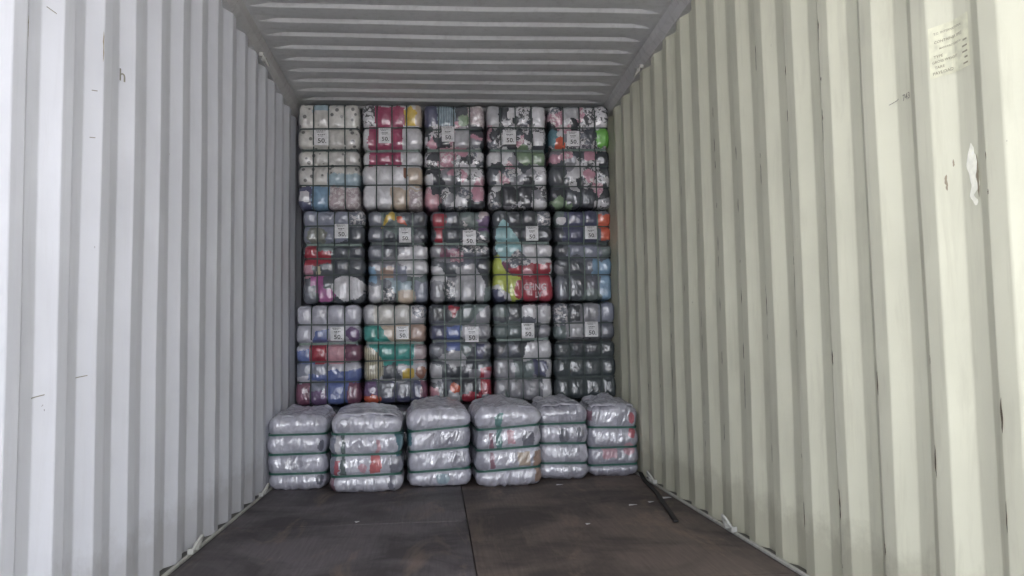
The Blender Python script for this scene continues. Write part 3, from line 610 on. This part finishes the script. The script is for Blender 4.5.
def film_flap(B, root, seed):
    """loose crumpled film gathered on top of the bale"""
    n, m = 34, 30; R = np.random.default_rng(seed)
    U, V = np.meshgrid(np.linspace(-1, 1, n), np.linspace(-.97, .98, m))
    p = np.stack([U.ravel() * .98, V.ravel(), np.ones(n * m)], -1); P, N = B.surf(p, rough=False)
    q = np.stack([U.ravel(), V.ravel(), 0 * U.ravel()], -1)
    back = np.clip((V.ravel() + .97) / 1.95, 0, 1); mid = np.clip(1 - np.abs(U.ravel()), 0, 1) ** .6
    fold = ridged(q * np.array([2.4, 1.5, 1]) + seed * 2.7, seed, 3)
    P[:, 2] += .008 + .034 * np.clip(fold + .25, 0, 2) * (.35 + .65 * back) * (.4 + .6 * mid) + .02 * back * mid
    P[:, 0] += .012 * fbm(q * 3 + 5, seed + 3); P[:, 1] += .015 * fbm(q * 3 + 15, seed + 4)
    I = np.arange(n * m).reshape(m, n); Q = np.stack([I[:-1, :-1], I[:-1, 1:], I[1:, 1:], I[1:, :-1]], -1).reshape(-1, 4)
    o = obj('film_flap', quads('film_flap', P, Q, smooth=True), cl('film'), root); o['label'] = 'loose crumpled plastic film'
    md = o.modifiers.new('film', 'SOLIDIFY'); md.thickness = .0015
for i, (x0, x1, y0, dp, rz, zt, base, layers, lab) in enumerate(fr):
    B = Bale(x1 - x0, dp, (.440, .455, .465, .470, .465, .455)[i], (), (.205, .49, .775) if i < 5 else (.14, .40, .70), 500 + i, A=.024, r=.042, crinkle=.013, top_crumple=.02,
             stretch=(1.3, 1, .45), cs=15, tilt=.03, zt=(0, 0, .05, .05, 0, .0)[i], taper=.012)
    rt = empty('film_wrapped_bale', ((x0 + x1) / 2, y0 + dp / 2, .002), rz)
    tag(rt, lab, 'bale', 'small film wrapped bales in front of the stack')
    B.body(rt, 72, 40, 84, layers, None, base, warp=.05)
    for k in (1, 2, 3): B.ring('z', k, .013, .004, M['strap_green'], rt, .006)
    film_flap(B, rt, 700 + i)

# ------------------------------------------------------------------ small things
# black strap running out along the right wall
pts = [(.982, 3.98, .009), (1.015, 4.2, .008), (1.055, 4.48, .008), (1.095, 4.75, .008), (1.120, 5.0, .008), (1.138, 5.2, .010), (1.150, 5.30, .012), (1.158, 5.40, .030)]
tag(obj('rubber_strap', tube('rubber_strap', pts, 0, 4, sq=(.016, .007)), M['rubber']), 'black flat strap lying on the floor along the right wall', 'strap')
# lashing rings: bent rods welded in the corrugations at the rails
def ring_thing(x, y, z, sgn, lab, up=1):
    rt = empty('lashing_ring', (x, y, z))
    P = []
    for k in range(15):
        a = math.pi * k / 14
        P.append((-sgn * (.006 + .026 * math.sin(a)), -.042 * math.cos(a), up * .052 * math.sin(a)))
    obj('ring_rod', tube('ring_rod', P, .0065, 8), M['ring'], rt)
    for q in (-1, 1): obj('weld_foot', mesh('weld_foot', boxv(-.012, .012, q * .042 - .011, q * .042 + .011, -.012, .010), BOXF), M['ring'], rt)
    tag(rt, lab, 'lashing ring', 'lashing rings along the rails')
ring_thing(-W + .014, 3.70, .024, -1, 'pale lashing ring at the foot of the left wall near the camera')
ring_thing(-W + .014, 5.10, .024, -1, 'pale lashing ring at the left wall foot beside the front bales')
ring_thing(W - .014, 3.74, .024, 1, 'pale lashing ring at the foot of the right wall near the camera')
ring_thing(W - .010, 5.12, .024, 1, 'pale lashing ring at the right wall foot where the black strap rises')
ring_thing(-W + .026, 4.98, 2.592, -1, 'pale lashing ring under the left top rail', -1)
ring_thing(W - .026, 5.10, 2.592, 1, 'pale lashing ring under the right top rail', -1)
# scraps on the floor
for i, (x, y, w, l, a, lab) in enumerate([(1.110, 4.64, .062, .034, .2, 'largest white paper scrap on the floor beside the black strap'), (1.000, 4.53, .035, .018, .5, 'small white scrap on the floor left of the black strap'),
        (.885, 4.46, .045, .012, .1, 'thin white sliver on the floor right of centre'), (.60, 5.20, .04, .016, .0, 'tiny white scrap on the floor before the right hand bales'), (.565, 4.02, .022, .016, .4, 'white fleck on the dark floor stain right of the seam'), (-.54, 4.26, .022, .014, .7, 'white fleck on the floor at the left sheet seam')]):
    V = [(-w / 2, -l / 2, .001), (w / 2, -l * .4, .004), (w * .45, l / 2, .002), (-w * .4, l * .45, .005)]
    V += [(a_, b_, c_ + .0015) for a_, b_, c_ in V]
    o = obj('paper_scrap', mesh('paper_scrap', V, BOXF), M['paper'], loc=(x, y, 0)); o.rotation_euler.z = a
    tag(o, lab, 'scrap', 'scraps on the floor')

# marks on the walls follow the corrugation
def on_wall(side, yz, off=.0022):
    yz = np.asarray(yz, float); ph = PH_L if side < 0 else PH_R
    Pn = np.stack([0 * yz[:, 0], yz[:, 0], yz[:, 1]], -1)
    y0 = yz[:, 0] - .004 * vnoise(Pn * np.array([1, 3.0, 1.1]), 9 + side)       # undo the sheet's sideways wave
    Pn0 = Pn.copy(); Pn0[:, 1] = y0
    pr = np.mean([wall_prof(y0 + d, ph) for d in (-.004, 0, .004)], 0); wob = .0035 * vnoise(Pn0 * np.array([1, 2.2, 1.3]), 5 + side)
    return np.stack([side * (W + .005 + D_W * pr + wob - off), yz[:, 0], yz[:, 1]], -1)
def patch(name, side, y0, y1, z0, z1, mat, parent, off=.002, ny=12, nz=10, ragged=0, seed=0, shear=0):
    U, V = np.meshgrid(np.linspace(0, 1, ny), np.linspace(0, 1, nz)); u, v = U.ravel(), V.ravel()
    if ragged:
        q = np.stack([v * 6, 0 * v + seed, 0 * v], -1); c = .5 + ragged * .25 * fbm(q, seed, 2); hw = np.sqrt(np.clip(1 - (2 * v - 1) ** 2, .02, 1)) * (.5 + ragged * .3 * fbm(q + 40, seed + 1, 2)); u = c + (u - .5) * 2 * hw * .6
    yz = np.stack([y0 + (y1 - y0) * u, z0 + (z1 - z0) * v + shear * u], -1)
    P = on_wall(side, yz, off); I = np.arange(ny * nz).reshape(nz, ny); Q = np.stack([I[:-1, :-1], I[:-1, 1:], I[1:, 1:], I[1:, :-1]], -1).reshape(-1, 4)
    if (side > 0) == (y1 > y0): Q = Q[:, ::-1]
    return obj(name, quads(name, P, Q, smooth=False), mat, parent)
def wall_text(name, side, body, y, z, size, mat, parent, off=.0035):
    TV, TF = text_mesh(body)
    d = -1 if side > 0 else 1                    # reading direction along the wall
    return obj(name, mesh(name, on_wall(side, np.stack([y + d * TV[:, 0] * size, z + TV[:, 1] * size], -1), off), TF), mat, parent)

st = patch('container_sticker', 1, 1.965, 2.088, 1.530, 1.668, M['sticker'], None, .0022, 20, 8)
tag(st, 'faded printed specification sticker on the right wall', 'sticker')
for body, y, z, s in (('T.C. INTERNATIONAL', 2.032, 1.647, .0084), ('CONTAINER SPEC', 2.032, 1.624, .0100), ('MANUFACTURED BY', 2.028, 1.605, .0070), ('TYPE', 2.064, 1.585, .0105), ('GROSS WEIGHT', 2.046, 1.571, .0095), ('TARE', 2.062, 1.556, .0105), ('PAYLOAD', 2.054, 1.541, .0115)):
    wall_text('printed_line', 1, body, y, z, s, M['faded_ink'], st)
for k, z in enumerate((1.599, 1.583, 1.568, 1.553, 1.538)):
    patch('printed_value', 1, 1.972, 1.972 + (.016, .020, .020, .012, .018)[k], z, z + .0045, M['faded_ink'], st, .0035, 4, 2)
mk = empty('paint_marks', (0, 0, 0)); mk.parent = wr
pc = patch('peeled_paint', 1, 1.950, 2.008, 1.172, 1.332, M['bare'], wr, .002, 8, 24, 1, 3); pc['label'] = 'bare white patch where paint has peeled'
patch('rust_fleck', 1, 1.952, 1.966, 1.190, 1.300, M['rust'], wr, .0032, 5, 20, 1.4, 8)
patch('rust_fleck', 1, 2.058, 2.070, 1.226, 1.268, M['rust'], wr, .002, 5, 10, 1, 5, )
patch('rust_fleck', 1, 2.040, 2.048, 1.285, 1.305, M['rust'], wr, .002, 5, 6, 1, 6)
wall_text('pencil_note', 1, '743', 2.250, 1.534, .026, M['pencil'], wr, .003)
patch('pencil_note', 1, 2.290, 2.325, 1.538, 1.5405, M['pencil'], wr, .003, 4, 2, shear=-.008)
wall_text('pencil_note', -1, 'h', 2.925, 1.790, .060, M['pencil'], wl, .003)
bpy.data.objects.remove(mk)
# scuffs where loads have rubbed the ridges
R = random.Random(5)
for (y, z, h, w) in [(2.212, 1.685, .06, .008), (2.695, 1.81, .10, .006), (3.652, 2.26, .17, .010), (3.70, 2.22, .12, .006)]:
    patch('scuff_mark', -1, y, y + w, z - h / 2, z + h / 2, M['rust'], wl, .0025, 4, 12, 1, int(y * 100))
for (y, z, l, s) in [(2.37, 1.80, .03, -.008), (2.66, 1.655, .02, .004), (2.655, 1.505, .02, .004), (2.34, .722, .045, .008), (2.62, .768, .045, .006)]:
    patch('scratch', -1, y, y + l, z, z + .003, M['pencil'], wl, .0025, 6, 2, shear=s)
for k in range(-1, 13):
    y = 1.8867 + PER * k
    for j in range(9 if k > 2 else 5):
        z = R.uniform(.08, 2.0); h = R.uniform(.012, .09); w = R.uniform(.004, .012)
        patch('scuff_mark', 1, y - .003 - w, y - .003, z, z + h, M['scuff'], wr, .0025, 4, 8, 1.2, k * 20 + j)
patch('scuff_mark', 1, 3.60, 3.64, .012, .105, M['rust'], wr, .0025, 6, 10, 1, 77)
